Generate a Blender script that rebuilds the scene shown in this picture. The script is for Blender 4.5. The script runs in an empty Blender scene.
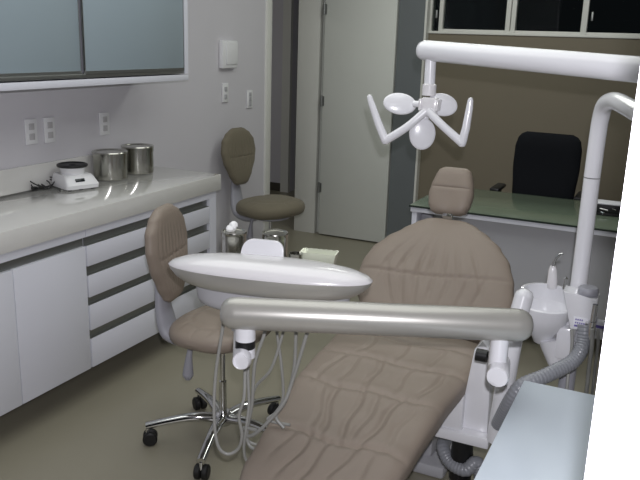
import bpy, bmesh, math, random
from mathutils import Vector, Matrix
random.seed(4)
PI = math.pi
S = bpy.context.scene
COL = S.collection

# ------------------------------------------------------------------ camera
F = 756.7
PITCH, YAW, ROLL = .2599364, -.4356342, .03167384
CAM = Vector((0, 0, 1.65))
cp, sp, cy, sy = math.cos(PITCH), math.sin(PITCH), math.cos(YAW), math.sin(YAW)
fw = Vector((sy*cp, cy*cp, -sp)); rt = Vector((cy, -sy, 0)); up = rt.cross(fw)
r2 = rt*math.cos(ROLL) + up*math.sin(ROLL); u2 = up*math.cos(ROLL) - rt*math.sin(ROLL)
cd = bpy.data.cameras.new('camera'); cam = bpy.data.objects.new('camera', cd); COL.objects.link(cam)
cam.matrix_world = Matrix(((r2.x, u2.x, -fw.x, 0), (r2.y, u2.y, -fw.y, 0), (r2.z, u2.z, -fw.z, 1.65), (0, 0, 0, 1)))
cd.sensor_width = 36; cd.lens = F*36/640; cd.clip_start = .02
S.camera = cam

def at(u, v, axis, val):
    """measured image point -> the point of the room where x, y or z (axis 0, 1, 2) is val"""
    d = r2*((u-320)/F) + u2*(-(v-240)/F) + fw
    t = (val-CAM[axis])/d[axis]
    return CAM + d*t

# ------------------------------------------------------------------ materials
def lin(c):
    return tuple(((x/255)/12.92 if x/255 <= .04045 else ((x/255+.055)/1.055)**2.4) for x in c)
def mat(name, rgb, rough=.5, metal=0, coat=0, noise=0, nscale=6, bump=0, bscale=200, trans=0, alpha=1, spec=.5, sheen=0):
    m = bpy.data.materials.new(name); m.use_nodes = True
    n = m.node_tree.nodes; l = m.node_tree.links; b = n['Principled BSDF']
    c = lin(rgb)
    b.inputs['Base Color'].default_value = (*c, 1)
    b.inputs['Roughness'].default_value = rough; b.inputs['Metallic'].default_value = metal
    b.inputs['Coat Weight'].default_value = coat; b.inputs['Coat Roughness'].default_value = .08
    b.inputs['Transmission Weight'].default_value = trans
    b.inputs['Specular IOR Level'].default_value = spec
    b.inputs['Sheen Weight'].default_value = sheen
    tc = n.new('ShaderNodeTexCoord')
    if noise:
        t = n.new('ShaderNodeTexNoise'); t.inputs['Scale'].default_value = nscale; t.inputs['Detail'].default_value = 4
        l.new(tc.outputs['Object'], t.inputs['Vector'])
        mx = n.new('ShaderNodeMix'); mx.data_type = 'RGBA'
        mx.inputs['A'].default_value = (*[x*(1-noise) for x in c], 1); mx.inputs['B'].default_value = (*[min(1, x*(1+noise)) for x in c], 1)
        l.new(t.outputs['Fac'], mx.inputs['Factor']); l.new(mx.outputs['Result'], b.inputs['Base Color'])
    if bump:
        t2 = n.new('ShaderNodeTexNoise'); t2.inputs['Scale'].default_value = bscale; t2.inputs['Detail'].default_value = 3
        l.new(tc.outputs['Object'], t2.inputs['Vector'])
        bp = n.new('ShaderNodeBump'); bp.inputs['Strength'].default_value = bump; bp.inputs['Distance'].default_value = .002
        l.new(t2.outputs['Fac'], bp.inputs['Height']); l.new(bp.outputs['Normal'], b.inputs['Normal'])
    return m
M = dict(
    wall=mat('wall_paint', (204, 202, 207), .55, noise=.03, nscale=3, bump=.15, bscale=90),
    beige=mat('beige_paint', (117, 109, 93), .7, noise=.04, nscale=3, bump=.2, bscale=90),
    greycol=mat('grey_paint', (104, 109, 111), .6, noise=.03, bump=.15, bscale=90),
    ceil=mat('ceiling_paint', (225, 225, 220), .8, noise=.02),
    floor=mat('floor_resin', (142, 137, 121), .33, noise=.07, nscale=2.2, bump=.08, bscale=30),
    door=mat('door_paint', (206, 208, 202), .4, noise=.02),
    trim=mat('trim_paint', (214, 214, 208), .4, noise=.02),
    jamb=mat('jamb_paint', (240, 234, 214), .5, noise=.02),
    skirt=mat('dark_skirting', (70, 66, 58), .5, noise=.05),
    lam=mat('white_laminate', (216, 217, 226), .35, noise=.015),
    top=mat('polished_worktop', (214, 213, 210), .08, coat=.6, noise=.03, nscale=14),
    alu=mat('grey_aluminium', (150, 152, 150), .38, metal=.85, noise=.04),
    frost=mat('frosted_glass', (150, 164, 172), .3, coat=.35, noise=.02),
    steel=mat('polished_steel', (188, 187, 180), .2, metal=1, noise=.03),
    chrome=mat('chrome', (215, 215, 215), .07, metal=1, noise=.02),
    plast=mat('white_plastic', (226, 226, 228), .3, coat=.3, noise=.01),
    white=mat('white_enamel', (226, 226, 230), .22, coat=.5, noise=.01),
    pearl=mat('pearl_silver', (172, 170, 164), .33, metal=.4, coat=.3, noise=.02),
    cream=mat('pearl_white', (222, 220, 222), .22, coat=.5, noise=.01),
    vinyl=mat('taupe_vinyl', (138, 126, 115), .48, noise=.05, nscale=9, bump=.25, bscale=260, spec=.35),
    vinylp=mat('taupe_piping', (166, 148, 134), .5, noise=.04),
    vinyldim=mat('taupe_vinyl_dimmed', (110, 103, 86), .8, noise=.06, nscale=20, bump=.3, bscale=300, sheen=.1),  # far stool's upholstery, flash falloff put into a darker colour
    gplast=mat('grey_plastic', (156, 156, 164), .45, noise=.03),
    hose=mat('grey_hose', (150, 150, 146), .4, noise=.03),
    bighose=mat('grey_corrugated_hose', (140, 142, 148), .3, noise=.04),
    black=mat('black_plastic', (22, 22, 24), .4, noise=.05),
    blackf=mat('black_fabric', (15, 17, 22), .9, noise=.08, nscale=40, bump=.2, bscale=300, spec=.2),
    rubber=mat('black_rubber', (18, 18, 18), .55, noise=.05),
    green=mat('green_glass', (104, 116, 100), .18, coat=.3, noise=.03),
    glassedge=mat('dark_glass_edge', (40, 50, 44), .2, noise=.03),
    grey=mat('light_grey_board', (172, 172, 176), .45, noise=.02),
    paleblue=mat('pale_blue_laminate', (206, 216, 226), .3, noise=.015),
    label=mat('purple_ink', (108, 96, 160), .6, noise=.03),
    paper=mat('paper_white', (226, 226, 232), .7, noise=.02),
    cotton=mat('cotton_wool', (240, 240, 240), .95, noise=.03, bump=.8, bscale=120),
    dish=mat('pale_green_dish', (210, 214, 196), .25, metal=.3, noise=.04),
    slotdark=mat('socket_slots', (182, 180, 182), .5, noise=.03),
    night=mat('night_yard', (12, 14, 14), .9, noise=.1),
    screen=mat('dark_display', (24, 30, 34), .15, noise=.03),
)
def glassmat():
    m = bpy.data.materials.new('window_glass'); m.use_nodes = True
    b = m.node_tree.nodes['Principled BSDF']
    b.inputs['Base Color'].default_value = (.55, .6, .58, 1); b.inputs['Roughness'].default_value = .02
    b.inputs['Transmission Weight'].default_value = 1; b.inputs['IOR'].default_value = 1.2
    return m
M['glass'] = glassmat()

# ------------------------------------------------------------------ mesh builder
WL = {}
class MB:
    def __init__(s): s.bm = bmesh.new()
    def box(s, lo, hi, bev=0, rot=None, seg=2):
        lo = Vector(lo); hi = Vector(hi); c = (lo+hi)/2; d = hi-lo
        r = bmesh.ops.create_cube(s.bm, size=1)
        vs = r['verts']
        for v in vs: v.co = Vector((v.co.x*d.x, v.co.y*d.y, v.co.z*d.z))
        if bev:
            es = list({e for v in vs for e in v.link_edges})
            g = bmesh.ops.bevel(s.bm, geom=es, offset=bev, segments=seg, profile=.5, affect='EDGES')
            vs = list({v for f in g['faces'] for v in f.verts} | {v for v in vs if v.is_valid})
        for v in vs:
            if rot: v.co = rot @ v.co
            v.co += c
        return s
    def rings(s, rings, cap=(1, 1), close=True):
        R = [[s.bm.verts.new(p) for p in r] for r in rings]
        n = len(R[0])
        for a, b in zip(R, R[1:]):
            for i in range(n if close else n-1):
                j = (i+1) % n
                s.bm.faces.new((a[i], a[j], b[j], b[i]))
        if cap[0]: s.bm.faces.new(list(reversed(R[0])))
        if cap[1]: s.bm.faces.new(R[-1])
        return s
    def tube(s, pts, rad, seg=16, smooth=0, cap=(1, 1), flat=1.0, nrm=None):
        pts = [Vector(p) for p in pts]
        rad = list(rad) if hasattr(rad, '__len__') else [rad]*len(pts)
        if smooth: pts, rad = spline(pts, rad, smooth)
        T = []
        for i in range(len(pts)):
            a = pts[max(i-1, 0)]; b = pts[min(i+1, len(pts)-1)]; T.append((b-a).normalized())
        n = Vector(nrm) if nrm else (Vector((0, 0, 1)) if abs(T[0].z) < .9 else Vector((1, 0, 0)))
        rg = []
        for p, t, r in zip(pts, T, rad):
            n = (n - t*n.dot(t)).normalized(); b = t.cross(n)
            rg.append([p + (n*math.cos(a)*flat + b*math.sin(a))*r for a in [2*PI*k/seg for k in range(seg)]])
        return s.rings(rg, cap)
    def lathe(s, prof, c=(0, 0, 0), axis=(0, 0, 1), seg=32, sx=1, sy=1, rotz=0):
        c = Vector(c); q = Vector((0, 0, 1)).rotation_difference(Vector(axis).normalized())
        rz = Matrix.Rotation(rotz, 3, 'Z'); rg = []
        for r, z in prof:
            r = max(r, 1e-5)
            rg.append([c + q @ (rz @ Vector((r*sx*math.cos(2*PI*k/seg), r*sy*math.sin(2*PI*k/seg), z))) for k in range(seg)])
        s.rings(rg, (0, 0))
        bmesh.ops.remove_doubles(s.bm, verts=s.bm.verts[:], dist=4e-5)
        return s
    def prism(s, poly, p0, ux, uy, ext, bev=0):
        p0 = Vector(p0); ux = Vector(ux); uy = Vector(uy); ext = Vector(ext)
        a = [s.bm.verts.new(p0+ux*x+uy*y) for x, y in poly]; b = [s.bm.verts.new(v.co+ext) for v in a]
        fs = [s.bm.faces.new(a), s.bm.faces.new(list(reversed(b)))]
        for i in range(len(a)):
            j = (i+1) % len(a); fs.append(s.bm.faces.new((a[j], a[i], b[i], b[j])))
        if bev:
            es = list({e for f in fs[:2] for e in f.edges})
            bmesh.ops.bevel(s.bm, geom=es, offset=bev, segments=2, profile=.5, affect='EDGES')
        return s
    def build(s, name, m, parent=None, label=None, cat=None, group=None, kind=None, ang=40):
        bm = s.bm
        bmesh.ops.recalc_face_normals(bm, faces=bm.faces[:])
        if parent: off = WL[parent.name]
        elif kind == 'structure': off = Vector((0, 0, 0))
        else:
            xs = [v.co for v in bm.verts]
            off = Vector(((min(v.x for v in xs)+max(v.x for v in xs))/2, (min(v.y for v in xs)+max(v.y for v in xs))/2, min(v.z for v in xs)))
        for v in bm.verts: v.co -= off
        for f in bm.faces: f.smooth = True
        me = bpy.data.meshes.new(name); bm.to_mesh(me); bm.free()
        me.set_sharp_from_angle(angle=math.radians(ang))
        me.materials.append(m)
        o = bpy.data.objects.new(name, me); COL.objects.link(o)
        if parent: o.parent = parent; WL[o.name] = off
        else: o.location = off; WL[o.name] = off.copy()
        tag(o, label, cat, group, kind)
        return o
def spline(pts, rad, n):
    P = [pts[0]*2-pts[1]] + pts + [pts[-1]*2-pts[-2]]; R = [rad[0]] + list(rad) + [rad[-1]]
    op, orr = [], []
    for i in range(1, len(P)-2):
        for k in range(n):
            t = k/n; t2 = t*t; t3 = t2*t
            op.append(.5*((2*P[i]) + (P[i+1]-P[i-1])*t + (2*P[i-1]-5*P[i]+4*P[i+1]-P[i+2])*t2 + (3*P[i]-P[i-1]-3*P[i+1]+P[i+2])*t3))
            orr.append(R[i]*(1-t)+R[i+1]*t)
    op.append(pts[-1]); orr.append(rad[-1])
    return op, orr
def tag(o, label=None, cat=None, group=None, kind=None):
    if label: o['label'] = label
    if cat: o['category'] = cat
    if group: o['group'] = group
    if kind: o['kind'] = kind
def empty(name, loc, label=None, cat=None, group=None, kind=None):
    o = bpy.data.objects.new(name, None); COL.objects.link(o); o.location = loc; o.empty_display_size = .1
    WL[o.name] = Vector(loc); tag(o, label, cat, group, kind); return o
def copy_tree(o, parent=None):
    c = o.copy(); COL.objects.link(c); c.parent = parent
    for ch in list(o.children): copy_tree(ch, c)
    return c
def struct(name, m, *boxes, parent=None, bev=0):
    b = MB()
    for lo, hi in boxes: b.box(lo, hi, bev)
    return b.build(name, m, parent, kind=None if parent else 'structure')

def interp(tab, x):
    if x <= tab[0][0]: return tab[0][1]
    for (a, p), (b, q) in zip(tab, tab[1:]):
        if x <= b:
            t = (x-a)/(b-a); t = t*t*(3-2*t)*.5+t*.5
            return p+(q-p)*t
    return tab[-1][1]
def pad(path, T, n=4.0, ne=4.0, disp=None, ns=90, nu=90, bot=.8, mb=None, endlo=0.0):
    """upholstered cushion. path(s) -> centre, lateral unit, normal unit, left half width, right half width"""
    b = mb or MB()
    rg = []
    for i in range(ns+1):
        k = -1+2*i/ns; sk = math.sin(k*PI/2)*.55+k*.45; s = (sk+1)/2
        e = max(0, 1-abs(sk)**(ne*2.2))**(1/ne)
        c, L, N, wl, wr = path(s)
        ring = []
        for j in range(nu+1):
            t = -1+2*j/nu; u = math.sin(t*PI/2)*.6+t*.4
            h = max(0, 1-abs(u)**(n*2))**(1/n)
            w = wl if u < 0 else wr
            z = T*h*e
            if disp: z += disp(s, u)*h*e
            ring.append(c + L*(u*w) + N*z)
        for j in range(nu-1, 0, -3):
            t = -1+2*j/nu; u = math.sin(t*PI/2)*.6+t*.4
            h = max(0, 1-abs(u)**(n*2))**(1/n); w = wl if u < 0 else wr
            ring.append(c + L*(u*w) - N*(T*bot*h*e))
        rg.append(ring)
    b.rings(rg, (1, 1))
    bmesh.ops.remove_doubles(b.bm, verts=b.bm.verts[:], dist=2e-4)
    return b
def g(x, w): return math.exp(-(x/w)**2)

# ------------------------------------------------------------------ the room
struct('floor', M['floor'], ((-5.2, -.6, -.1), (1.6, 7.6, 0)))
struct('ceiling', M['ceil'], ((-5.2, .5, 2.7), (1.6, 7.6, 2.8)))
struct('wall_left', M['wall'], ((-2.95, .5, 0), (-2.8, 4.98, 2.7)), ((-2.95, 4.98, 2.12), (-2.8, 5.86, 2.7)))
struct('wall_right', M['wall'], ((1.5, .5, 0), (1.6, 6, 2.7)))
struct('wall_back', M['beige'], ((-1.855, 5.86, 0), (1.5, 6.0, 1.715)), ((-1.855, 5.86, 2.5), (1.5, 6.0, 2.7)))
struct('wall_back_light', M['door'], ((-2.95, 5.86, 0), (-2.085, 6.0, 2.7)))
struct('wall_back_grey', M['greycol'], ((-2.085, 5.80, 0), (-1.872, 6.0, 2.7)))
struct('trim_3', M['trim'], ((-1.872, 5.795, 0), (-1.855, 6.0, 2.7)))
struct('wall_front', M['wall'], ((-.029, .56, 0), (1.5, .70, 2.7)), ((-2.95, .56, 0), (-1.7, .70, 2.7)), ((-1.7, .56, 2.3), (-.029, .70, 2.7)))
struct('trim_4', M['jamb'], ((-.024, .545, 0), (.35, .60, 2.3)), bev=.002)
# corridor seen through the doorway on the left
struct('wall_corridor_end', M['wall'], ((-5.2, 7.3, 0), (-3.80, 7.45, 2.7)), ((-3.80, 7.3, 2.1), (-3.0, 7.45, 2.7)))
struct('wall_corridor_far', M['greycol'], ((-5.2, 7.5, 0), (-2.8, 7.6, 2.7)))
struct('wall_corridor_side', M['wall'], ((-5.3, 3.5, 0), (-5.2, 7.5, 2.7)))
struct('wall_corridor_near', M['wall'], ((-5.2, 3.4, 0), (-2.95, 3.5, 2.7)))
struct('wall_corridor_right', M['wall'], ((-2.95, 6.0, 0), (-2.8, 7.5, 2.7)))
struct('trim_5', M['trim'], ((-3.89, 7.27, 0), (-3.795, 7.32, 2.15)))
struct('baseboard_corridor', M['skirt'], ((-5.2, 7.285, 0), (-3.89, 7.30, .09)))
# doorway frame and open leaf
struct('trim_1', M['trim'], ((-2.96, 4.965, 0), (-2.785, 5.04, 2.12)), bev=.003)
struct('trim_2', M['trim'], ((-2.96, 5.80, 0), (-2.76, 5.86, 2.12)), ((-2.96, 5.04, 2.06), (-2.785, 5.80, 2.12)), bev=.003)
door = MB().box((-2.705, 5.775, .012), (-2.093, 5.812, 2.08), .003).build('door_1', M['door'], kind='structure')
for z in (.42, 1.15, 1.88):
    MB().tube([(-2.712, 5.768, z-.045), (-2.712, 5.768, z+.045)], .008, 12).box((-2.71, 5.772, z-.04), (-2.69, 5.776, z+.04)).build('hinge', M['alu'], door)
# window
w = empty('window_1', (-1.0, 5.9, 1.715), kind='structure')
fr = MB()
fr.box((-1.855, 5.85, 1.716), (1.5, 5.96, 1.735), .003).box((-1.855, 5.86, 2.47), (1.5, 5.96, 2.5), .003)
for x0, x1 in ((-1.855, -1.84), (-1.782, -1.751), (-1.270, -1.236), (-1.230, -1.197), (-.732, -.691), (-.17, -.13), (.38, .42), (.93, .97)):
    fr.box((x0, 5.865, 1.735), (x1, 5.93, 2.47), .003)
fr.box((-1.75, 5.87, 1.735), (1.5, 5.92, 1.752), .002)
fr.build('window_frame', M['trim'], w)
MB().box((-1.85, 5.895, 1.735), (1.5, 5.90, 2.47)).build('window_pane', M['glass'], w)
for x in (-1.80, -.66): MB().box((x-.007, 5.85, 1.83), (x+.007, 5.868, 1.89), .003).build('latch', M['alu'], w)

# ------------------------------------------------------------------ cabinets on the left
XF = -2.29
def cabinet_root(y, label): return empty('base_cabinet', (-2.55, y, .15), label, 'cabinet', None)
t = cabinet_root(1.9, 'white wall-hung base cabinet with plain doors at the left edge')
MB().box((-2.7998, 1.2, .15), (XF-.022, 2.475, .80)).box((-2.7998, 1.2, .775), (XF, 2.475, .81)).build('body', M['lam'], t)
MB().box((XF-.021, 1.2, .725), (XF-.017, 2.475, .775)).build('grip_channel', M['alu'], t)
for y0, y1 in ((1.2, 1.64), (1.644, 2.062), (2.066, 2.472)):
    MB().box((XF-.02, y0, .152), (XF, y1, .733), .0015).build('door', M['lam'], t)
t = cabinet_root(3.0, 'white wall-hung drawer cabinet with four grey grip slots')
MB().box((-2.7998, 2.479, .15), (XF-.022, 3.52, .80)).box((-2.7998, 2.479, .775), (XF, 3.52, .81)).box((XF-.03, 3.455, .15), (XF, 3.52, .7745)).build('body', M['lam'], t)
for z0, z1, s0 in ((.152, .294, .332), (.334, .455, .49), (.492, .595, .636), (.638, .733, .766)):
    d = MB().box((XF-.02, 2.482, z0), (XF, 3.453, z1), .0015).build('drawer', M['lam'], t)
    b = MB().box((XF-.021, 2.482, z1-.004), (XF-.018, 3.453, s0+.004)).box((XF-.02, 2.482, z1-.0015), (XF-.001, 3.453, z1+.0015))
    b.build('grip', M['alu'], d)
MB().box((-2.797, 1.15, .812), (XF+.012, 3.555, .90), .003).build('worktop', M['top'], label='glossy off-white worktop running along the left wall', cat='worktop')
MB().box((-2.799, 1.15, .901), (-2.782, 3.555, 1.02), .002).build('backsplash', M['top'], label='low glossy upstand standing on the worktop along the left wall', cat='backsplash')

# upper cabinet
t = empty('wall_cabinet', (-2.6, 2.4, 1.405), 'white wall cabinet with frosted glass sliding doors above the worktop', 'cabinet')
xf = -2.45
MB().box((-2.798, 1.2, 1.410), (xf, 3.50, 1.440), .0006).box((-2.798, 1.2, 2.3), (xf, 3.50, 2.34), .002).box((-2.798, 3.472, 1.445), (xf, 3.50, 2.3)).box((-2.798, 1.2, 1.445), (-2.785, 3.472, 2.3)).build('body', M['lam'], t)
MB().box((-2.52, 1.2, 1.446), (xf-.006, 3.471, 1.462), .001).build('track', M['alu'], t)
for y0, y1, x in ((1.2, 1.95, xf-.012), (1.93, 2.70, xf-.022), (2.708, 3.468, xf-.006)):
    d = MB().box((x-.006, y0, 1.472), (x, y1, 2.298), .001).build('door', M['frost'], t)
    MB().box((x-.008, y0, 1.462), (x+.003, y1, 1.476)).box((x-.008, y0, 1.476), (x+.001, y0+.003, 2.298)).box((x-.008, y1-.003, 1.476), (x+.002, y1, 2.298)).build('door_frame', M['alu'], d)

# wall fittings
def socket(y0, y1, z0, z1, label, name='wall_socket', grp=None, slots=2):
    t = empty(name, (-2.8, (y0+y1)/2, z0), label, 'socket' if name == 'wall_socket' else 'switch')
    MB().box((-2.799, y0, z0), (-2.790, y1, z1), .003).build('cover_plate', M['plast'], t)
    b = MB(); yc = (y0+y1)/2
    for k in range(slots):
        zc = z0+(z1-z0)*(k+.5)/slots*.8+(z1-z0)*.1
        b = MB().box((-2.791, yc-.016, zc-.015), (-2.7865, yc+.016, zc+.015), .001)
        ins = b.build('socket_insert' if name == 'wall_socket' else 'switch_rocker', M['slotdark'] if name == 'wall_socket' else M['grey'], t)
socket(2.655, 2.727, 1.118, 1.238, 'white wall socket plate, leftmost of the three above the worktop')
socket(2.775, 2.845, 1.114, 1.236, 'white wall socket plate, middle one of three above the worktop')
socket(3.17, 3.245, 1.112, 1.232, 'white wall socket plate above the steel canisters, rightmost of three')
socket(4.38, 4.45, 1.215, 1.34, 'white light switch plate on left wall under the square control box', 'light_switch')
socket(4.70, 4.775, 1.155, 1.28, 'white light switch plate on left wall nearest the doorway', 'light_switch', slots=3)
t = empty('wall_box', (-2.8, 4.437, 1.44), 'white control box high on the left wall near the doorway', 'control box')
MB().box((-2.799, 4.345, 1.44), (-2.768, 4.53, 1.62), .006).build('housing', M['plast'], t)
MB().box((-2.769, 4.385, 1.465), (-2.762, 4.525, 1.61), .003).build('lid', M['plast'], t)

# ------------------------------------------------------------------ things on the worktop
def canister(c, r, h, label, grp, lid=True, knob=False, open_top=False):
    t = empty('steel_canister', c, label, 'canister', grp)
    c = Vector(c)
    MB().lathe([(0, 0), (r*.96, 0), (r, .004), (r, h*.80), (r*.97, h*.81)] + ([(r*.97, h*.98), (r*1.03, h), (r*.94, h), (r*.94, .01), (0, .01)] if open_top else [(r*.9, h*.82), (0, h*.82)]), c, seg=48).build('body', M['steel'], t)
    if lid:
        MB().lathe([(r*1.0, h*.80), (r*1.035, h*.80), (r*1.035, h*.95), (r*1.06, h*.965), (r*1.03, h), (r*.9, h*.99), (r*.86, h*.965), (0, h*.965)], c, seg=48).build('lid', M['steel'], t)
    return t
canister((-2.690, 3.12, .9005), .088, .145, 'large steel canister beside the white device, nearer of the worktop pair', 'steel canisters on the worktop')
canister((-2.688, 3.345, .9005), .085, .15, 'large steel canister farther right on the worktop behind its twin', 'steel canisters on the worktop')

t = empty('amalgamator', (-2.67, 2.83, .9005), 'small white tabletop device with a round black dish top', 'device')
b = MB()
def sq(cx, cy, z, hx, hy, rz, n=24, p=11):
    o = []
    for k in range(n*2):
        a = 2*PI*k/(n*2); ca, sa = math.cos(a), math.sin(a)
        x = hx*math.copysign(abs(ca)**(2/p), ca); y = hy*math.copysign(abs(sa)**(2/p), sa)
        o.append(Vector((cx+x*math.cos(rz)-y*math.sin(rz), cy+x*math.sin(rz)+y*math.cos(rz), z)))
    return o
DX, DY = -2.665, 2.83; RZ = -.35
b.rings([sq(DX, DY, .906, .085, .085, RZ), sq(DX, DY, .925, .088, .088, RZ), sq(DX-.012, DY, .960, .074, .076, RZ), sq(DX-.016, DY, .970, .066, .07, RZ)])
b.lathe([(.056, .968), (.058, .985), (.063, 1.003), (0, 1.003)], (DX-.014, DY, 0), seg=36)
b.build('housing', M['plast'], t)
MB().lathe([(0, 1.003), (.07, 1.003), (.074, 1.008), (.074, 1.015), (.066, 1.018), (.060, 1.012), (.02, 1.010), (.012, 1.016), (0, 1.016)], (DX-.014, DY, 0), seg=36).build('black_dish', M['black'], t)
q = Matrix.Rotation(RZ, 3, 'Z')
dc = Vector((DX, DY, .947)) + q @ Vector((.0725, -.012, 0))
MB().box(dc-Vector((.004, .024, .008)), dc+Vector((.004, .024, .008)), .0015, rot=q @ Matrix.Rotation(-.5, 3, 'Y')).build('display', M['screen'], t)
for k in range(4):
    MB().lathe([(0, 0), (.009, 0), (.009, .006), (0, .006)], Vector((DX, DY, .9005)) + q @ Vector(((-1, 1)[k % 2]*.06, (-1, 1)[k//2]*.06, 0)), seg=12).build('foot', M['rubber'], t)
rnd = random.Random(3)
pts = [at(58, 184, 2, .9055)]
base = at(46, 187, 2, .906)
for k in range(44):
    a = k*.82
    pts.append(Vector((base.x-.012 + (.034+.014*math.sin(k*.37))*math.cos(a), base.y + .05 - .0026*k + (.04+.014*math.sin(k*.51))*math.sin(a), .907 + .021*(1+math.sin(a*.9+.6))*(.4+.6*abs(math.sin(k*.21))))))
MB().tube(pts, .0031, 8, smooth=6).box(base+Vector((-.010, -.088, -.0005)), base+Vector((.010, -.062, .014)), .003).build('power_cord', M['black'], label='black power cord coiled in a loose tangle on the worktop', cat='cord')

# ------------------------------------------------------------------ stools
def make_stool(vm, label, spec):
    root = empty('dental_stool', (0, 0, 0), label, 'stool')
    A, backang, levang = spec
    # five-star base (legs in world-like angles)
    for k in range(5):
        a = A + k*2*PI/5; d = Vector((math.cos(a), math.sin(a), 0)); p = Vector((-d.y, d.x, 0))
        leg = MB().tube([d*.03+Vector((0, 0, .105)), d*.12+Vector((0, 0, .114)), d*.22+Vector((0, 0, .102)), d*.315+Vector((0, 0, .084))], [.026, .023, .020, .018], 14, smooth=5, flat=.75).build('leg', M['chrome'], root)
        c = MB()
        for s in (-1, 1):
            c.lathe([(0, -.013), (.024, -.013), (.030, -.008), (.030, .008), (.024, .013), (0, .013)], d*.300+p*(s*.015)+Vector((0, 0, .030)), p, 20)
        c.build('caster', M['rubber'], leg)
        MB().tube([d*.310+Vector((0, 0, .078)), d*.310+Vector((0, 0, .045))], .008, 10).tube([d*.300-p*.027+Vector((0, 0, .027)), d*.300+p*.027+Vector((0, 0, .027))], .008, 10).build('caster_hub', M['chrome'], leg)
    MB().lathe([(0, .075), (.035, .078), (.038, .10), (.034, .125), (.026, .135), (.0, .135)], (0, 0, 0)).build('hub', M['chrome'], root)
    MB().lathe([(0, .13), (.016, .13), (.016, .20), (.0155, .27), (.011, .275), (.011, .46), (0, .42)], (0, 0, 0), seg=24).build('gas_column', M['chrome'], root)
    # seat
    def path(s):
        y = -.225+.45*s; k = abs(2*s-1)
        w = .178*max(0, 1-k**2.3)**(1/2.3)+.012
        return Vector((0, y, .508)), Vector((1, 0, 0)), Vector((0, 0, 1)), w, w
    def dsp(s, u):
        r = math.hypot(u, 2*s-1)
        return -.004*g(r-.62, .05)-.003*max(0, math.cos(math.atan2(2*s-1, u)*11))**6*g(r-.8, .18)+.006*(1-r)
    MB_ = pad(path, .046, 2.2, 2.2, dsp, 60, 60, bot=.9); MB_.build('seat', vm, root)
    MB().lathe([(0, .448), (.09, .450), (.13, .464), (.13, .474), (0, .474)], (0, 0, 0)).build('seat_plate', M['gplast'], root)
    # back
    d = Vector((math.cos(backang), math.sin(backang), 0)); L = Vector((-d.y, d.x, 0)); N = -d
    tilt = .10
    Uv = (Vector((0, 0, 1))*math.cos(tilt) + d*math.sin(tilt)).normalized(); Nn = L.cross(Uv); Nn = Nn if Nn.dot(N) > 0 else -Nn
    c0 = d*.212+Vector((0, 0, .605))
    tabw = [(0, .045), (.05, .075), (.2, .115), (.42, .162), (.6, .178), (.78, .165), (.9, .125), (.97, .08), (1, .05)]
    def bpath(s):
        wv = interp(tabw, s)
        return c0 + Uv*(.39*s) , L, Nn, wv, wv
    def bd(s, u):
        v = 0
        fade = g(s-.5, .26)
        for c in (-.72, -.52, -.33, -.15, .04, .2, .37, .55, .74): v -= .0055*g(u-c, .035)*fade
        v -= .004*g(s-.5, .015)*(abs(u) < .8)
        return v - .010*(1-u*u)*fade*0
    pad(bpath, .034, 2.4, 2.4, bd, 80, 90, bot=.75).build('backrest', vm, root)
    # bracket: grey plastic cover
    bk = MB()
    path3 = [d*.08+Vector((0, 0, .445)), d*.16+Vector((0, 0, .435)), d*.225+Vector((0, 0, .465)), d*.25+Vector((0, 0, .53)), d*.262+Vector((0, 0, .63)), d*.275+Vector((0, 0, .72))]
    bk.tube(path3, [.04, .052, .066, .062, .046, .028], 20, smooth=6, flat=.5, nrm=(0, 0, 1))
    bk.build('back_bracket', M['gplast'], root)
    e = Vector((math.cos(levang), math.sin(levang), 0))
    lv = MB().tube([e*.06+Vector((0, 0, .455)), e*.12+Vector((0, 0, .44)), e*.135+Vector((0, 0, .40)), e*.14+Vector((0, 0, .345)), e*.142+Vector((0, 0, .31)), e*.142+Vector((0, 0, .29))], [.010, .010, .012, .019, .023, .012], 14, smooth=5)
    lv.build('height_lever', M['gplast'], root)
    kn = d*.285+L*.0+Vector((0, 0, .50))
    return root
s1 = make_stool(M['vinyl'], 'taupe dental stool beside the drawers, left of the dental chair', (math.radians(-145), math.radians(193), math.radians(-140)))
s1.location = (-1.56, 2.443, 0)
s2 = copy_tree(s1); s2.location = (-2.435, 4.42, 0); s2.rotation_euler = (0, 0, math.radians(-20))
s2['label'] = 'taupe dental stool, darkened for weaker flash, standing in front of the doorway'
for o in (s1, s2): o['group'] = 'rolling dental stools'
for c in s2.children:
    if c.name.startswith('back_bracket'): c.location = (-.02, -.025, .0)
    if c.name.startswith(('seat', 'backrest')) and not c.name.startswith('seat_plate'):
        c.data = c.data.copy(); c.data.materials[0] = M['vinyldim']  # same stool model, its dimmer light painted as a darker tone
        if c.name.startswith('seat'): c.scale = (1.06, 1.06, 1.3); c.location.z = -.13
        else: c.location = (-.022, -.028, .055)

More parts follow.
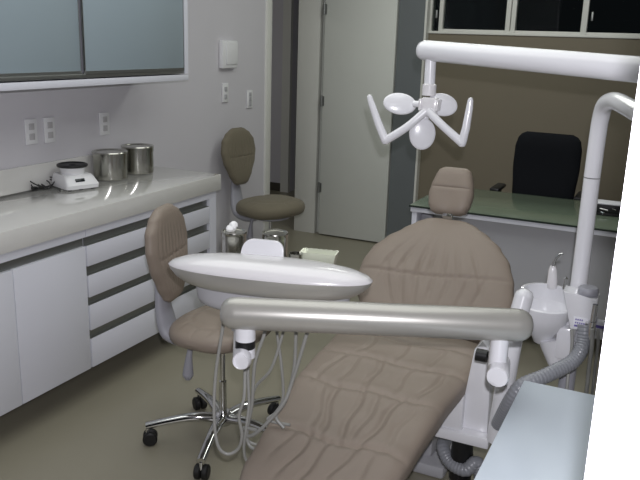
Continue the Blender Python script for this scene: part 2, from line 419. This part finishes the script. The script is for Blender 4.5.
# ------------------------------------------------------------------ dental chair
t = empty('dental_chair', (-.80, 2.75, 0), 'reclined taupe dental chair with pleated seat and headrest', 'dental chair')
X = Vector((1, 0, 0))
kN = Vector((0, -.13, 1)).normalized()
tl = [(1.48, .11), (1.52, .15), (1.60, .185), (1.72, .222), (1.95, .252), (2.2, .292), (2.4, .305), (2.6, .305), (2.75, .28)]
tr = [(1.48, .12), (1.52, .17), (1.60, .205), (1.75, .222), (1.95, .232), (2.2, .245), (2.4, .262), (2.6, .275), (2.75, .265)]
def spath(s):
    y = 1.48+1.27*s
    z = .44+.13*(y-1.6) + .012*g(y-2.0, .3) - .012*g(y-2.5, .15)
    return Vector((-.80-.005*(y-1.6), y, z-.05)), X, kN, interp(tl, y), interp(tr, y)
SEAMS = (1.875, 2.165, 2.39, 2.56)
FOLDS = [(-.892, 1.68, -.877, 1.87, 1), (-.834, 1.66, -.81, 1.87, .9), (-.756, 1.70, -.735, 1.87, .8), (-.68, 1.72, -.665, 1.87, .5), (-.95, 1.74, -.935, 1.87, .6),
         (-.849, 1.88, -.923, 2.16, 1), (-.792, 1.88, -.822, 2.16, 1), (-.885, 1.89, -.96, 2.15, .7), (-.717, 1.88, -.693, 2.16, 1), (-.755, 1.90, -.76, 2.16, .7), (-.655, 1.90, -.635, 2.15, .5),
         (-1.015, 2.18, -.982, 2.39, .8), (-.826, 2.18, -.844, 2.39, 1), (-.93, 2.2, -.92, 2.38, .5), (-.645, 2.18, -.609, 2.39, .9), (-.735, 2.2, -.725, 2.38, .5),
         (-.95, 2.40, -.93, 2.56, .6), (-.80, 2.41, -.80, 2.56, .6), (-.68, 2.40, -.665, 2.56, .5)]
def sdisp(s, u):
    y = 1.48+1.27*s; v = 0
    x = -.80 + u*(interp(tl, y) if u < 0 else interp(tr, y))
    for ys in SEAMS:
        yy = ys + .018*u*u + .008*math.sin(x*23+ys*9)
        v += -.0055*g(y-yy, .008) + .003*g(y-yy-.03, .022) + .003*g(y-yy+.03, .022)
    for x0, y0, x1, y1, a in FOLDS:
        if y0-.05 < y < y1+.05:
            t = (y-y0)/(y1-y0); xc = x0+(x1-x0)*t + .006*math.sin(y*31+x0*40)
            f = min(1, max(0, (y-y0+.05)/.09))*min(1, max(0, (y1+.05-y)/.09))
            v += a*f*(-.0062*g(x-xc, .011) + .0028*g(x-xc-.02, .014))
    v += .003*math.sin(y*13+u*2.3)*math.sin(u*5+y*3)
    return v
pad(spath, .052, 3.2, 3.2, sdisp, 220, 190, bot=.9).build('seat', M['vinyl'], t)
bd_ = Vector((0, .743, .669)); bN = Vector((0, -.669, .743))
tbl = [(0, .20), (.04, .225), (.12, .265), (.25, .305), (.38, .318), (.50, .315), (.62, .295), (.74, .25), (.84, .195), (.92, .15), (.97, .115), (1, .075)]
tbr = [(0, .24), (.06, .29), (.18, .325), (.35, .328), (.5, .315), (.65, .285), (.78, .235), (.87, .18), (.94, .125), (.98, .085), (1, .06)]
def bpath(s):
    c = Vector((-.80, 2.64, .575)) + bd_*(.545*s) + bN*(.02*math.sin(s*PI)-.03)
    c.x += -.012*s
    return c, X, bN, interp(tbl, s), interp(tbr, s)
def bdisp(s, u):
    v = -.0055*g(s-.43-.045*u-.03*u*u, .014)
    for cs, s0, sl in (((-.62, -.42, -.2, -.06, .12,   .3, .55), .53, -.5), ((-.55, -.36, -.18, .02, .2, .42, .6), .33, .5)):
        f = g(s-s0, .16)
        for c in cs: v -= .006*f*g(u-c*(1+sl*(s-s0)*1.6), .028)
    return v + .004*math.sin(u*6+s*5)*math.sin(s*9)
pad(bpath, .045, 3.0, 3.0, bdisp, 140, 130, bot=.9).build('backrest', M['vinyl'], t)
# backrest shell behind the cushion
def shpath(s):
    c, L, N, a, b2 = bpath(.03+.92*s)
    return c - N*.055, L, N, a*.93, b2*.93
pad(shpath, .022, 3, 3, None, 30, 30).build('back_shell', M['white'], t)
hN = Vector((0, -.91, .41)); hU = Vector((0, .41, .91))
hw = [(0, .055), (.06, .078), (.2, .092), (.42, .098), (.62, .092), (.8, .082), (.92, .072), (1, .05)]
def hpath(s):
    c = Vector((-.847, 3.087, .945)) + hU*(.212*s) - hN*.03
    wv = interp(hw, s); return c, Vector((.995, .06, 0)), hN, wv, wv*.98
pad(hpath, .036, 2.6, 2.6, lambda s, u: -.004*g(s-.55, .02)-.006*g(u, .3)*g(s-.3, .3), 50, 50, bot=.8).build('headrest', M['vinyl'], t)
MB().box((-.868, 3.10, .80), (-.822, 3.115, .962), .004).box((-.875, 3.135, .945), (-.815, 3.165, 1.01), .004).box((-.86, 3.105, .945), (-.83, 3.15, .96), .003).build('headrest_post', M['chrome'], t)
MB().box((-1.0, 2.5, .30), (-.64, 2.86, .50), .02).box((-.95, 2.1, .40), (-.65, 2.6, .43), .01).build('seat_frame', M['white'], t)
MB().box((-.93, 2.62, .05), (-.70, 2.9, .32), .03).build('lift_column', M['grey'], t)
MB().box((-1.0, 2.58, 0.001), (-.64, 3.25, .055), .015).build('base_plate', M['grey'], t)
# side bracket carrying the delivery arm
b = MB().box((-.70, 2.36, .305), (-.44, 2.52, .345), .006)
b.prism([(-.075, 0), (.03, 0), (.02, .30), (-.015, .335), (-.04, .30)], (-.485, 2.40, .345), (1, 0, 0), (0, 0, 1), (0, .09, 0), .005)
b.prism([(-.10, 0), (-.03, 0), (-.03, .13), (-.06, .12), (-.10, .06)], (-.51, 2.37, .345), (1, 0, 0), (0, 0, 1), (0, .10, 0), .004)
b.build('side_bracket', M['white'], t)
MB().lathe([(0, 0), (.034, 0), (.04, .01), (.04, .11), (.034, .19), (0, .19)], (-.545, 2.44, .115)).build('bracket_foot', M['black'], t)
MB().tube([(-.42, 2.38, .34), (-.403, 2.37, .6), (-.395, 2.39, .75), (-.383, 2.42, .855)], [.032, .032, .031, .031], 20, smooth=4).lathe([(.031, 0), (.026, .016), (.012, .026), (0, .029)], (-.383, 2.42, .853)).build('armrest', M['white'], t)
MB().tube([(-.478, 2.22, .705), (-.443, 2.22, .705)], .02, 16).tube([(-.47, 2.22, .70), (-.47, 2.40, .64)], .012, 10).build('knob', M['black'], t)

# ------------------------------------------------------------------ delivery unit (tray, arm, hoses)
t = empty('delivery_unit', (-.98, 1.80, .93), 'swing-arm instrument table with pearl silver arm and hanging grey hoses', 'instrument table')
AL = Vector((-1.0, 1.580, .953)); AR = Vector((-.283, 1.888, .953)); ad = (AR-AL).normalized()
R_ = .0425
pp = []; rr = []
for a in (0, 20, 40, 60, 80): pp.append(AL + ad*(.034*(1-math.sin(math.radians(a))))*1.0); rr.append(R_*math.sin(math.radians(max(a, 8))) if a else .012)
pp = [AL+ad*x for x in (-.012, -.008, 0, .012, .03)] + [AR-ad*x for x in (.03, .012, 0, -.008, -.012)]
rr = [.018, .027, .035, .0405, R_, R_, .0405, .035, .027, .018]
MB().tube(pp, rr, 40).build('swing_arm', M['pearl'], t, ang=60)
JL = AL + ad*.052 
MB().tube([JL+Vector((0, 0, -.035)), JL+Vector((0, 0, -.072))], .027, 28).tube([JL+Vector((0, 0, -.094)), JL+Vector((0, 0, -.120))], .027, 28).build('arm_joint', M['white'], t)
MB().tube([JL+Vector((0, 0, -.0715)), JL+Vector((0, 0, -.0945))], .0265, 28).build('joint_ring', M['black'], t)
CL = at(242, 361, 1, 1.555); hd = Vector((CL.x, CL.y, 0)).normalized(); bk = CL+hd*.23
MB().tube([CL+Vector((.0, -.004, 0)), CL, bk], [.021, .0245, .0245], 28).tube([bk+Vector((0, -.01, 0)), bk+Vector((0, -.01, .08))], .026, 24).build('tray_joint', M['white'], t, ang=50)
JR = AR - ad*.066
MB().tube([JR+Vector((0, 0, -.035)), JR+Vector((0, 0, -.15))], .024, 28).build('elbow_joint', M['white'], t)
CR = at(498, 377, 1, 1.81)
MB().tube([CR+Vector((0, -.005, 0)), CR, CR+Vector((CR.x, CR.y, 0)).normalized()*.09, Vector((-.46, 2.42, .64))], [.025, .0285, .0285, .022], 28).build('elbow_pivot', M['white'], t, ang=50)
# tray body
TC = Vector((-1.005, 1.815, 0)); TR = math.atan2(.13, .578)
tx = Vector((math.cos(TR), math.sin(TR), 0)); ty = Vector((-tx.y, tx.x, 0))
def lens(a, bb, z, n=2.25, seg=72, dome=0):
    o = []
    for k in range(seg):
        th = 2*PI*k/seg; ca, sa = math.cos(th), math.sin(th)
        x = a*math.copysign(abs(ca)**(2/2.35), ca); y = bb*math.copysign(abs(sa)**(2/n), sa)
        o.append(TC + tx*x + ty*y + Vector((0, 0, z)))
    return o
a0, b0 = .302, .088
MB().rings([lens(a0*.02, b0*.02, 1.038), lens(a0*.35, b0*.35, 1.037), lens(a0*.65, b0*.65, 1.0325), lens(a0*.85, b0*.85, 1.0235), lens(a0*.96, b0*.96, 1.012), lens(a0, b0, 1.003), lens(a0, b0, 1.0005)], (1, 1)).build('tray_cover', M['cream'], t, ang=60)
MB().rings([lens(a0*.998, b0*.995, 1.0), lens(a0*.985, b0*1.0, .99), lens(a0*.93, b0*.99, .972), lens(a0*.85, b0*.94, .957), lens(a0*.76, b0*.84, .948), lens(a0*.6, b0*.66, .945)], (1, 1)).build('tray_hull', M['pearl'], t, ang=60)
def neck(a, bb, z): return [p + ty*.012 + tx*.008 for p in lens(a, bb, z)]
MB().rings([neck(.232, .084, .957), neck(.226, .082, .91), neck(.218, .078, .893), neck(.20, .07, .885), neck(.1, .04, .884)]).build('tray_neck', M['grey'], t, ang=50)
# raised handle plate behind the tray
def rr_poly(w, h, r, n=6):
    o = []
    for (cx, cy, a0_) in ((w/2-r, h-r, 0), (-w/2+r, h-r, 90)):
        for k in range(n+1):
            a = math.radians(a0_+90*k/n); o.append((cx+r*math.cos(a), cy+r*math.sin(a)))
    o += [(-w/2-.004, 0), (w/2+.004, 0)]
    return o
P0 = at(261, 257, 2, 1.022)
MB().prism(rr_poly(.128, .062, .032), P0+ty*.0+Vector((0, 0, -.012)), tx, Vector((0, .25, .97)), ty*.01, .002).build('handle_plate', M['white'], t)
# rear shelf
SH = .982
def onshelf(u, y): p = at(u, 245, 1, y); p.z = SH; return p
sc = Vector((-1.055, 1.965, SH-.0045))
MB().box(sc-Vector((.165, .058, .004)), sc+Vector((.165, .058, .004)), .002, rot=Matrix.Rotation(TR, 3, 'Z')).build('rear_shelf', M['steel'], t)
MB().box((-1.07, 1.84, .958), (-1.0, 1.97, .9735), .002).build('shelf_bracket', M['grey'], t)
# hoses, each hanging in its own upright plane under the tray
H = [([(222, 318), (223, 326), (216, 372), (214, 413), (217.5, 444), (227, 454), (238, 449), (242, 435), (239, 416), (244, 398), (245, 372), (245, 355)], 1.70, .0048),
     ([(250, 330), (248, 374), (249, 404), (246, 429), (244, 450), (248, 462), (262, 466)], 1.76, .0045),
     ([(268, 312), (265, 332), (255, 363), (252, 404), (247, 432), (250, 446), (262, 452)], 1.80, .0052),
     ([(287, 316), (283, 333), (271, 369), (255, 388), (250, 413), (246, 436), (254, 444), (270, 446)], 1.84, .0045),
     ([(276, 316), (277, 333), (281.5, 366), (283, 398), (276, 412), (268, 420), (290, 425)], 1.88, .0045),
     ([(297, 316), (296, 333), (294, 369), (286, 400), (276, 416), (284, 428)], 1.83, .0052),
     ([(311, 316), (307, 333), (293, 379), (283, 404), (262, 428), (250, 436), (242, 433), (244, 428), (256, 430)], 1.80, .0055)]
for k, (px, y, r) in enumerate(H):
    pts = [at(u, v, 1, y+.012*math.sin(i*1.3+k)*(i > 1)) for i, (u, v) in enumerate(px)]
    MB().tube(pts, r, 10, smooth=6).build('hose', M['hose'], t)

def small_can(u, y, r, h, label, lid=True):
    return canister(onshelf(u, y), r, h, label, None, lid=lid, open_top=not lid)
small_can(234, 1.955, .0385, .082, 'small steel canister with cotton on top behind the instrument table', lid=True)
p = onshelf(233, 1.955)
b = MB(); rnd = random.Random(8)
for k in range(9):
    c = p + Vector((rnd.uniform(-.012, .012), rnd.uniform(-.012, .012), .090+rnd.uniform(-.004, .012)))
    b.lathe([(.0, -.011), (.008, -.008), (.011, 0), (.008, .008), (0, .011)], c, (rnd.uniform(-1, 1), rnd.uniform(-1, 1), 1), 12)
b.build('cotton_wad', M['cotton'], label='white cotton wool bulging out of the small steel canister', cat='cotton')
small_can(275, 1.97, .0385, .094, 'small lidded steel canister right of the cotton behind the instrument table')
p = onshelf(296, 1.925)
tc_ = empty('steel_cup', p, 'tiny steel cup between the lidded canister and pale dish', 'cup')
MB().lathe([(0, 0), (.016, 0), (.019, .004), (.020, .05), (.0215, .052), (.0185, .052), (.0175, .006), (0, .005)], p, seg=28).build('cup_body', M['steel'], tc_)
p = at(319, 262, 1, 1.975); p.z = SH
b = MB(); W, D, Hh = .055, .028, .052
def rect(w, d, z, n=14):
    o = []
    cs = [(-w, -d), (w, -d), (w, d), (-w, d)]
    for i in range(4):
        x0, y0 = cs[i]; x1, y1 = cs[(i+1) % 4]
        for k in range(n): o.append(p + tx*(x0+(x1-x0)*k/n) + ty*(y0+(y1-y0)*k/n) + Vector((0, 0, z + (.0018*(k % 2) if z > .03 else 0))))
    return o
b.rings([rect(W*.78, D*.7, .0), rect(W, D, Hh), rect(W*.96, D*.93, Hh), rect(W*.74, D*.62, .004)])
b.build('instrument_dish', M['dish'], label='pale green dish with a ridged rim behind the instrument table', cat='dish')

# ------------------------------------------------------------------ spittoon unit with column
t = empty('spittoon_unit', (-.25, 2.62, 0), 'white spittoon unit with bowl and tall curved column', 'dental unit')
PB = Vector((-.218, 2.62, 0))
cb_ = at(580, 275, 1, 2.62); PB = Vector((cb_.x, 2.62, 0)); cm = at(592, 178, 1, 2.62)
MB().tube([PB+Vector((0, 0, .001)), PB+Vector((0, 0, .66))], .028, 24).build('pedestal', M['gplast'], t)
MB().tube([PB+Vector((0, 0, .66)), Vector((cb_.x, 2.62, cb_.z)), cm], [.030, .028, .0265], 28).build('lower_column', M['white'], t)
cpts = [cm+Vector((0, -.001, .004)), at(597, 141, 1, 2.615), at(600.5, 119, 1, 2.60), at(605, 105, 1, 2.565), at(614, 101, 1, 2.49), at(626, 106, 1, 2.38), at(646, 118, 1, 2.21), at(668, 131, 1, 2.06)]
MB().tube(cpts, .0268, 28, smooth=6).build('curved_column', M['white'], t)
ce = at(660, 126, 1, 2.11)
MB().tube([ce, ce+Vector((0, 0, 1.562-ce.z))], .03, 24).build('column_pivot', M['white'], t)
MB().lathe([(0, .001), (.16, .001), (.16, .03), (.06, .05), (0, .05)], (PB.x, PB.y, 0)).build('foot', M['grey'], t)
# bowl
BC = Vector((-.335, 2.60, .72))
b = MB().lathe([(.02, -.085), (.03, -.08), (.045, -.05), (.075, -.02), (.092, .02), (.098, .055), (.092, .060), (.085, .055), (.075, .02), (.05, -.015), (.012, -.03), (0, -.03)], BC, seg=40, sx=.92, sy=.85)
b.build('spittoon_bowl', M['white'], t)
# splash guard behind bowl
gpts_o, gpts_i = [], []
b = MB(); rg = []
outer = [(BC.x+.094*.93*math.cos(a), BC.y+.094*.86*math.sin(a)) for a in [math.radians(-10+k*10) for k in range(21)]]
inner = [(BC.x+.084*.93*math.cos(a), BC.y+.084*.86*math.sin(a)) for a in [math.radians(-10+k*10) for k in range(21)]]
poly = outer + inner[::-1]
b.prism(poly, (0, 0, BC.z+.05), (1, 0, 0), (0, 1, 0), (0, 0, .062), .002)
b.build('splash_guard', M['white'], t)
MB().box((-.285, 2.56, .60), (-.225, 2.62, .72), .012).tube([BC+Vector((.03, 0, -.06)), BC+Vector((.05, 0, -.12)), (-.27, 2.6, .56)], [.045, .035, .028], 20, smooth=4).build('bowl_support', M['white'], t)
# holder body
hb = MB().prism([(0, 0), (.075, .0), (.075, .118), (.02, .118), (-.035, .128)], (-.236, 2.50, .742), (1, 0, 0), (0, 0, 1), (0, .07, 0), .004).build('holder_body', M['white'], t)
MB().box((-.228, 2.497, .748), (-.184, 2.4995, .788), .0005).build('label_plate', M['paper'], hb)
b = MB()
for k, (x0, x1) in enumerate(((-.222, -.200), (-.222, -.190), (-.224, -.186))):
    z = .780-.011*k
    if k < 2:
        xx = x0
        while xx < x1: b.box((xx, 2.4955, z-.0025), (xx+.004, 2.497, z+.0025)); xx += .0065
    else: b.box((x0, 2.4955, z-.003), (x1, 2.497, z+.003))
b.build('label_print', M['label'], hb)
MB().box((-.163, 2.505, .748), (-.12, 2.53, .784), .002).build('side_label_plate', M['paper'], hb)
MB().box((-.159, 2.5035, .76), (-.124, 2.505, .77)).build('side_label_print', M['label'], hb)
MB().lathe([(0, 0), (.03, 0), (.033, .004), (.033, .02), (.028, .026), (0, .026)], (-.196, 2.53, .861)).build('dial', M['gplast'], t)
# suction handpiece, tips, hoses
MB().tube([(-.168, 2.475, .73), (-.167, 2.473, .79)], [.012, .013], 16).tube([(-.167, 2.473, .79), (-.165, 2.47, .85)], [.009, .008], 14).box((-.19, 2.475, .765), (-.155, 2.51, .78), .003).build('suction_handpiece', M['chrome'], t)
MB().tube([(-.202, 2.51, .745), (-.206, 2.51, .70)], .014, 14).tube([(-.165, 2.50, .80), (-.168, 2.50, .71)], [.010, .012], 14).build('hose_coupling', M['gplast'], t)
def corr(pts, r, seg=14, n=22, per=.012):
    P, _ = spline([Vector(p) for p in pts], [1]*len(pts), n)
    out = [P[0]]; acc = 0
    step = per/4
    for a, b2 in zip(P, P[1:]):
        d = (b2-a).length
        while acc + d >= step and d > 0:
            tt = (step-acc)/d; a = a.lerp(b2, tt); out.append(a); d = (b2-a).length; acc = 0
        acc += d
    rad = [r*(1+.045*math.sin(i*PI/2)) for i in range(len(out))]
    return MB().tube(out, rad, seg)
corr([at(585, 325, 1, 2.49), at(583, 345, 1, 2.47), at(572, 362, 1, 2.42), at(545, 376, 1, 2.33), at(522, 386, 1, 2.28), at(510, 402, 1, 2.28), at(498, 425, 1, 2.34)], .024).build('suction_hose', M['bighose'], t)
for (u, y, r) in ((571, 2.47, .005), (591, 2.45, .0065), (597, 2.46, .005)):
    pts = [at(u+1, 329, 1, y), at(u+1, 345, 1, y), at(u-2, 368, 1, y), at(u-5, 395, 1, y-.02), at(u-12, 430, 1, y)]
    MB().tube(pts, r, 10, smooth=5).build('thin_hose', M['hose'], t)
# water spout: white grip with bent chrome tip
g0 = at(552, 288, 1, 2.66); g1 = at(553, 266, 1, 2.66)
sp_ = MB().tube([g0, g0.lerp(g1, .3), g0.lerp(g1, .8), g1], [.016, .019, .015, .010], 18, smooth=3).build('syringe_body', M['cream'], t)
MB().tube([g1, at(555, 260, 1, 2.66), at(559, 255, 1, 2.66), at(563, 254, 1, 2.66)], [.0055, .005, .005, .004], 12, smooth=4).build('syringe_tip', M['chrome'], sp_)
MB().tube([at(564, 289, 1, 2.63), at(565, 280, 1, 2.63), at(567, 278, 1, 2.63)], .006, 12, smooth=3).build('water_tap', M['chrome'], t)

corr([(-.40, 2.50, .04), (-.44, 2.42, .06), at(478, 464, 1, 2.42), at(465, 470, 1, 2.40), at(450, 462, 1, 2.42), at(443, 447, 1, 2.46), at(447, 437, 1, 2.54), (-.60, 2.62, .30)], .024).build('vacuum_hose', M['bighose'], label='thick ribbed grey hose looping on the floor beneath the chair bracket', cat='hose')

# ------------------------------------------------------------------ dental light on its long arm
t = empty('dental_light', (-.80, 2.50, 1.2), 'white dental lamp with three round reflectors under a long arm', 'lamp')
LA = Vector((-.806, 2.50, 1.623)); RA = Vector((.12, 2.095, 1.588))
dd = (RA-LA).normalized()
MB().tube([LA-dd*.012, LA-dd*.006, LA+dd*.01, RA-dd*.01, RA], [.022, .029, .0335, .0345, .03], 36).build('arm', M['white'], t, ang=60)
J = at(430.5, 62, 1, 2.485)
MB().tube([J+Vector((0, 0, .03)), J+Vector((.002, 0, -.09))], .0185, 24).build('drop_tube', M['white'], t)
MB().lathe([(.0205, -.022), (.0235, -.020), (.0235, .014), (.0185, .018), (0, .018)], J+Vector((.002, 0, -.088)), seg=28).lathe([(0, -.022), (.0205, -.022)], J+Vector((.002, 0, -.088)), seg=28).build('collar', M['cream'], t)
yh = 2.47
hubc = at(430, 108, 1, yh)
MB().box(hubc+Vector((-.026, -.02, -.028)), hubc+Vector((.026, .02, .035)), .006).box(hubc+Vector((-.034, -.025, -.008)), hubc+Vector((-.024, .02, .03)), .003).box(hubc+Vector((.024, -.025, -.008)), hubc+Vector((.034, .02, .03)), .003).build('hub', M['cream'], t)
nrm = Vector((.35, -.93, -.12)).normalized()
def reflector(u, v, y, w, h, n, rot, m=M['white']):
    c = at(u, v, 1, y); n = Vector(n).normalized()
    MB_ = MB().lathe([(0, .006), (.5, .005), (.85, .0015), (.97, -.0005), (1, -.004), (1.0, -.008), (.9, -.012), (.4, -.020), (0, -.022)], (0, 0, 0), (0, 0, 1), 40, 1, 1)
    ux = Vector((.93, .36, 0)); ux = (ux-n*ux.dot(n)).normalized(); uy = n.cross(ux)
    cr, sr = math.cos(rot), math.sin(rot); a = ux*cr+uy*sr; b2 = uy*cr-ux*sr
    for vv in MB_.bm.verts: co = vv.co.copy(); vv.co = c + a*(co.x*w) + b2*(co.y*h) + n*co.z
    return MB_.build('reflector', m, t, ang=60)
reflector(400, 103.5, 2.48, .057, .037, (.40, -.85, .28), -.08)
reflector(442.5, 104.5, 2.49, .052, .038, (.45, -.85, .25), -.15)
reflector(422.5, 134, 2.46, .0445, .054, (.42, -.90, .05), .0)
MB().tube([at(414, 104, 1, 2.485), at(424, 104, 1, 2.475)], .011, 12).build('reflector_arm', M['white'], t)
MB().tube([at(434, 104, 1, 2.475), at(440, 105, 1, 2.50)], .011, 12).build('reflector_arm', M['white'], t)
MB().tube([at(427, 110, 1, 2.48), at(424, 124, 1, 2.475)], .012, 12).build('reflector_arm', M['white'], t)
def handle(px, y):
    pts = [at(u, v, 1, yy) for (u, v), yy in zip(px, y)]
    MB().tube(pts[:3], [.0135, .0135, .0145], 14, smooth=5).tube(pts[2:], [.0145, .0135, .0115, .0095], 14, smooth=1).lathe([(0, -.0145), (.0105, -.0105), (.0145, 0), (.0105, .0105), (0, .0145)], pts[2], seg=14).lathe([(0, -.009), (.0065, -.006), (.009, 0), (.0065, .006), (0, .009)], pts[-1], seg=14).build('handle', M['white'], t)
handle([(426, 111), (407, 127), (385.5, 140.5), (379, 125), (372, 105), (369.5, 97)], (2.45, 2.43, 2.42, 2.42, 2.42, 2.42))
handle([(428, 111), (443, 126), (462, 143), (466, 128), (469.5, 108), (470.5, 100)], (2.45, 2.44, 2.44, 2.44, 2.45, 2.45))

# ------------------------------------------------------------------ side table at lower right
t = empty('side_cabinet', (-.05, 1.5, 0), 'side cabinet with pale blue-white top in the lower right corner', 'cabinet')
MB().box((-.293, .86, .728), (.35, 2.003, .75), .003).build('cabinet_top', M['paleblue'], t)
MB().box((-.28, .88, .06), (.34, 1.99, .728), .003).box((-.26, .9, .001), (.32, 1.96, .06)).build('cabinet_body', M['lam'], t)
for k in range(2):
    d = MB().box((-.277+.31*k, .862, .07), (.027+.31*k, .879, .72), .002).build('door', M['lam'], t)
    MB().tube([(-.01+.08*k, .856, .5), (-.01+.08*k, .856, .62)], .006, 10).build('handle', M['alu'], d)

# ------------------------------------------------------------------ desk and office chair at the back
t = empty('office_desk', (-.5, 4.4, 0), 'white office desk with a green glass top behind the dental chair', 'desk')
MB().box((-1.325, 4.04, .742), (.75, 4.74, .752), .002).build('glass_top', M['green'], t)
MB().box((-1.326, 4.034, .741), (.75, 4.0395, .7505)).build('glass_edge', M['glassedge'], t)
MB().box((-1.32, 4.045, .712), (.745, 4.735, .741), .003).build('desk_top_frame', M['lam'], t)
MB().box((-1.27, 4.13, .12), (.70, 4.15, .712)).build('modesty_panel', M['grey'], t)
for x0, x1 in ((-1.315, -1.285), (.71, .74)): MB().box((x0, 4.06, .001), (x1, 4.72, .712), .003).build('leg_panel', M['lam'], t)
MB().box((-1.27, 4.10, .645), (-1.20, 4.129, .693), .002).build('cable_box', M['gplast'], t)
t = empty('office_chair', (-.76, 5.02, 0), 'black office chair with rounded backrest behind the desk', 'chair')
ow = [(0, .17), (.06, .19), (.3, .205), (.6, .218), (.82, .217), (.92, .205), (.97, .185), (1, .15)]
def ocp(s):
    wv = interp(ow, s); c = Vector((-.755, 5.07+.06*s, .55+.55*s)); return c, Vector((.99, -.05, 0)), Vector((0, -1, .1)).normalized(), wv, wv
pad(lambda s: (ocp(s)[0]+Vector((0, 0, -.0)), ocp(s)[1], ocp(s)[2], ocp(s)[3], ocp(s)[4]), .04, 2.2, 2.2, lambda s, u: .006*math.sin(s*8), 50, 50).build('backrest', M['blackf'], t)
def ocs(s):
    k = abs(2*s-1); return Vector((-.76, 4.80+.46*s-.02, .47)), X, Vector((0, 0, 1)), .235-.03*k**3, .235-.03*k**3
pad(ocs, .045, 2.5, 2.5, None, 30, 30).build('seat', M['blackf'], t)
MB().tube([(-.76, 5.02, .08), (-.76, 5.02, .44)], .028, 16).build('gas_column', M['black'], t)
MB().tube([(-.76, 5.10, .43), (-.76, 5.16, .5), (-.76, 5.15, .7)], .022, 12, smooth=4, flat=.5).build('back_bracket', M['black'], t)
for k in range(5):
    a = .3+k*2*PI/5; d = Vector((math.cos(a), math.sin(a), 0)); c = Vector((-.76, 5.02, 0))
    lg = MB().tube([c+d*.02+Vector((0, 0, .10)), c+d*.29+Vector((0, 0, .075))], [.024, .016], 12).build('leg', M['black'], t)
    MB().lathe([(0, -.02), (.022, -.02), (.026, -.012), (.026, .012), (.022, .02), (0, .02)], c+d*.28+Vector((0, 0, .027)), (-d.y, d.x, 0), 16).tube([c+d*.28+Vector((0, 0, .03)), c+d*.28+Vector((0, 0, .075))], .007, 8).build('caster', M['rubber'], lg)
for sx in (-1, 1):
    x = -.76+sx*.262
    MB().box((x-.032, 4.83, .728), (x+.032, 5.06, .753), .012).tube([(x, 5.0, .735), (x, 5.02, .55), (x-sx*.09, 5.02, .45)], .014, 12, smooth=4).build('armrest', M['black'], t)
t = empty('desk_box', (-.30, 4.42, .7525), 'black box with silver fittings on the desk behind the white column', 'box')
MB().box((-.372, 4.38, .7525), (-.215, 4.50, .81), .004).box((-.372, 4.37, .7525), (-.215, 4.40, .765), .002).build('box_body', M['black'], t)
MB().box((-.365, 4.385, .8115), (-.222, 4.495, .818), .001).build('paper_stack', M['paper'], t)
b = MB().tube([(-.335, 4.375, .79), (-.29, 4.37, .785)], .004, 8).tube([(-.325, 4.37, .772), (-.31, 4.362, .768)], .005, 8).tube([(-.27, 4.376, .795), (-.25, 4.376, .79)], .003, 8)
b.build('clasp', M['chrome'], t)

# ------------------------------------------------------------------ light
def area(name, loc, size, e, col, rot=(0, 0, 0), sy=None):
    l = bpy.data.lights.new(name, 'AREA'); l.energy = e; l.color = col; l.size = size
    if sy: l.shape = 'RECTANGLE'; l.size_y = sy
    o = bpy.data.objects.new(name, l); COL.objects.link(o); o.location = loc; o.rotation_euler = rot
    return o
area('ceiling_lamp', (-1.4, 2.6, 2.66), 2.4, 26, (.97, 1, .97), sy=2.0)
area('ceiling_lamp_rear', (-1.2, 4.7, 2.66), 1.6, 14, (.96, 1, .93), sy=.6)
area('corridor_lamp', (-3.9, 5.6, 2.66), .6, 4, (1, 1, .92))
fl = bpy.data.lights.new('camera_flash', 'POINT'); fl.energy = 135; fl.color = (.95, .94, 1); fl.shadow_soft_size = .012
fo = bpy.data.objects.new('camera_flash', fl); COL.objects.link(fo); fo.location = CAM + u2*.075 + r2*.02 - fw*.01
W = bpy.data.worlds.new('night'); S.world = W; W.use_nodes = True
W.node_tree.nodes['Background'].inputs['Color'].default_value = (.012, .014, .016, 1)
W.node_tree.nodes['Background'].inputs['Strength'].default_value = .4

S.view_settings.view_transform = 'Standard'; S.view_settings.look = 'None'
S.view_settings.exposure = 0; S.view_settings.gamma = 1; S.view_settings.use_curve_mapping = False
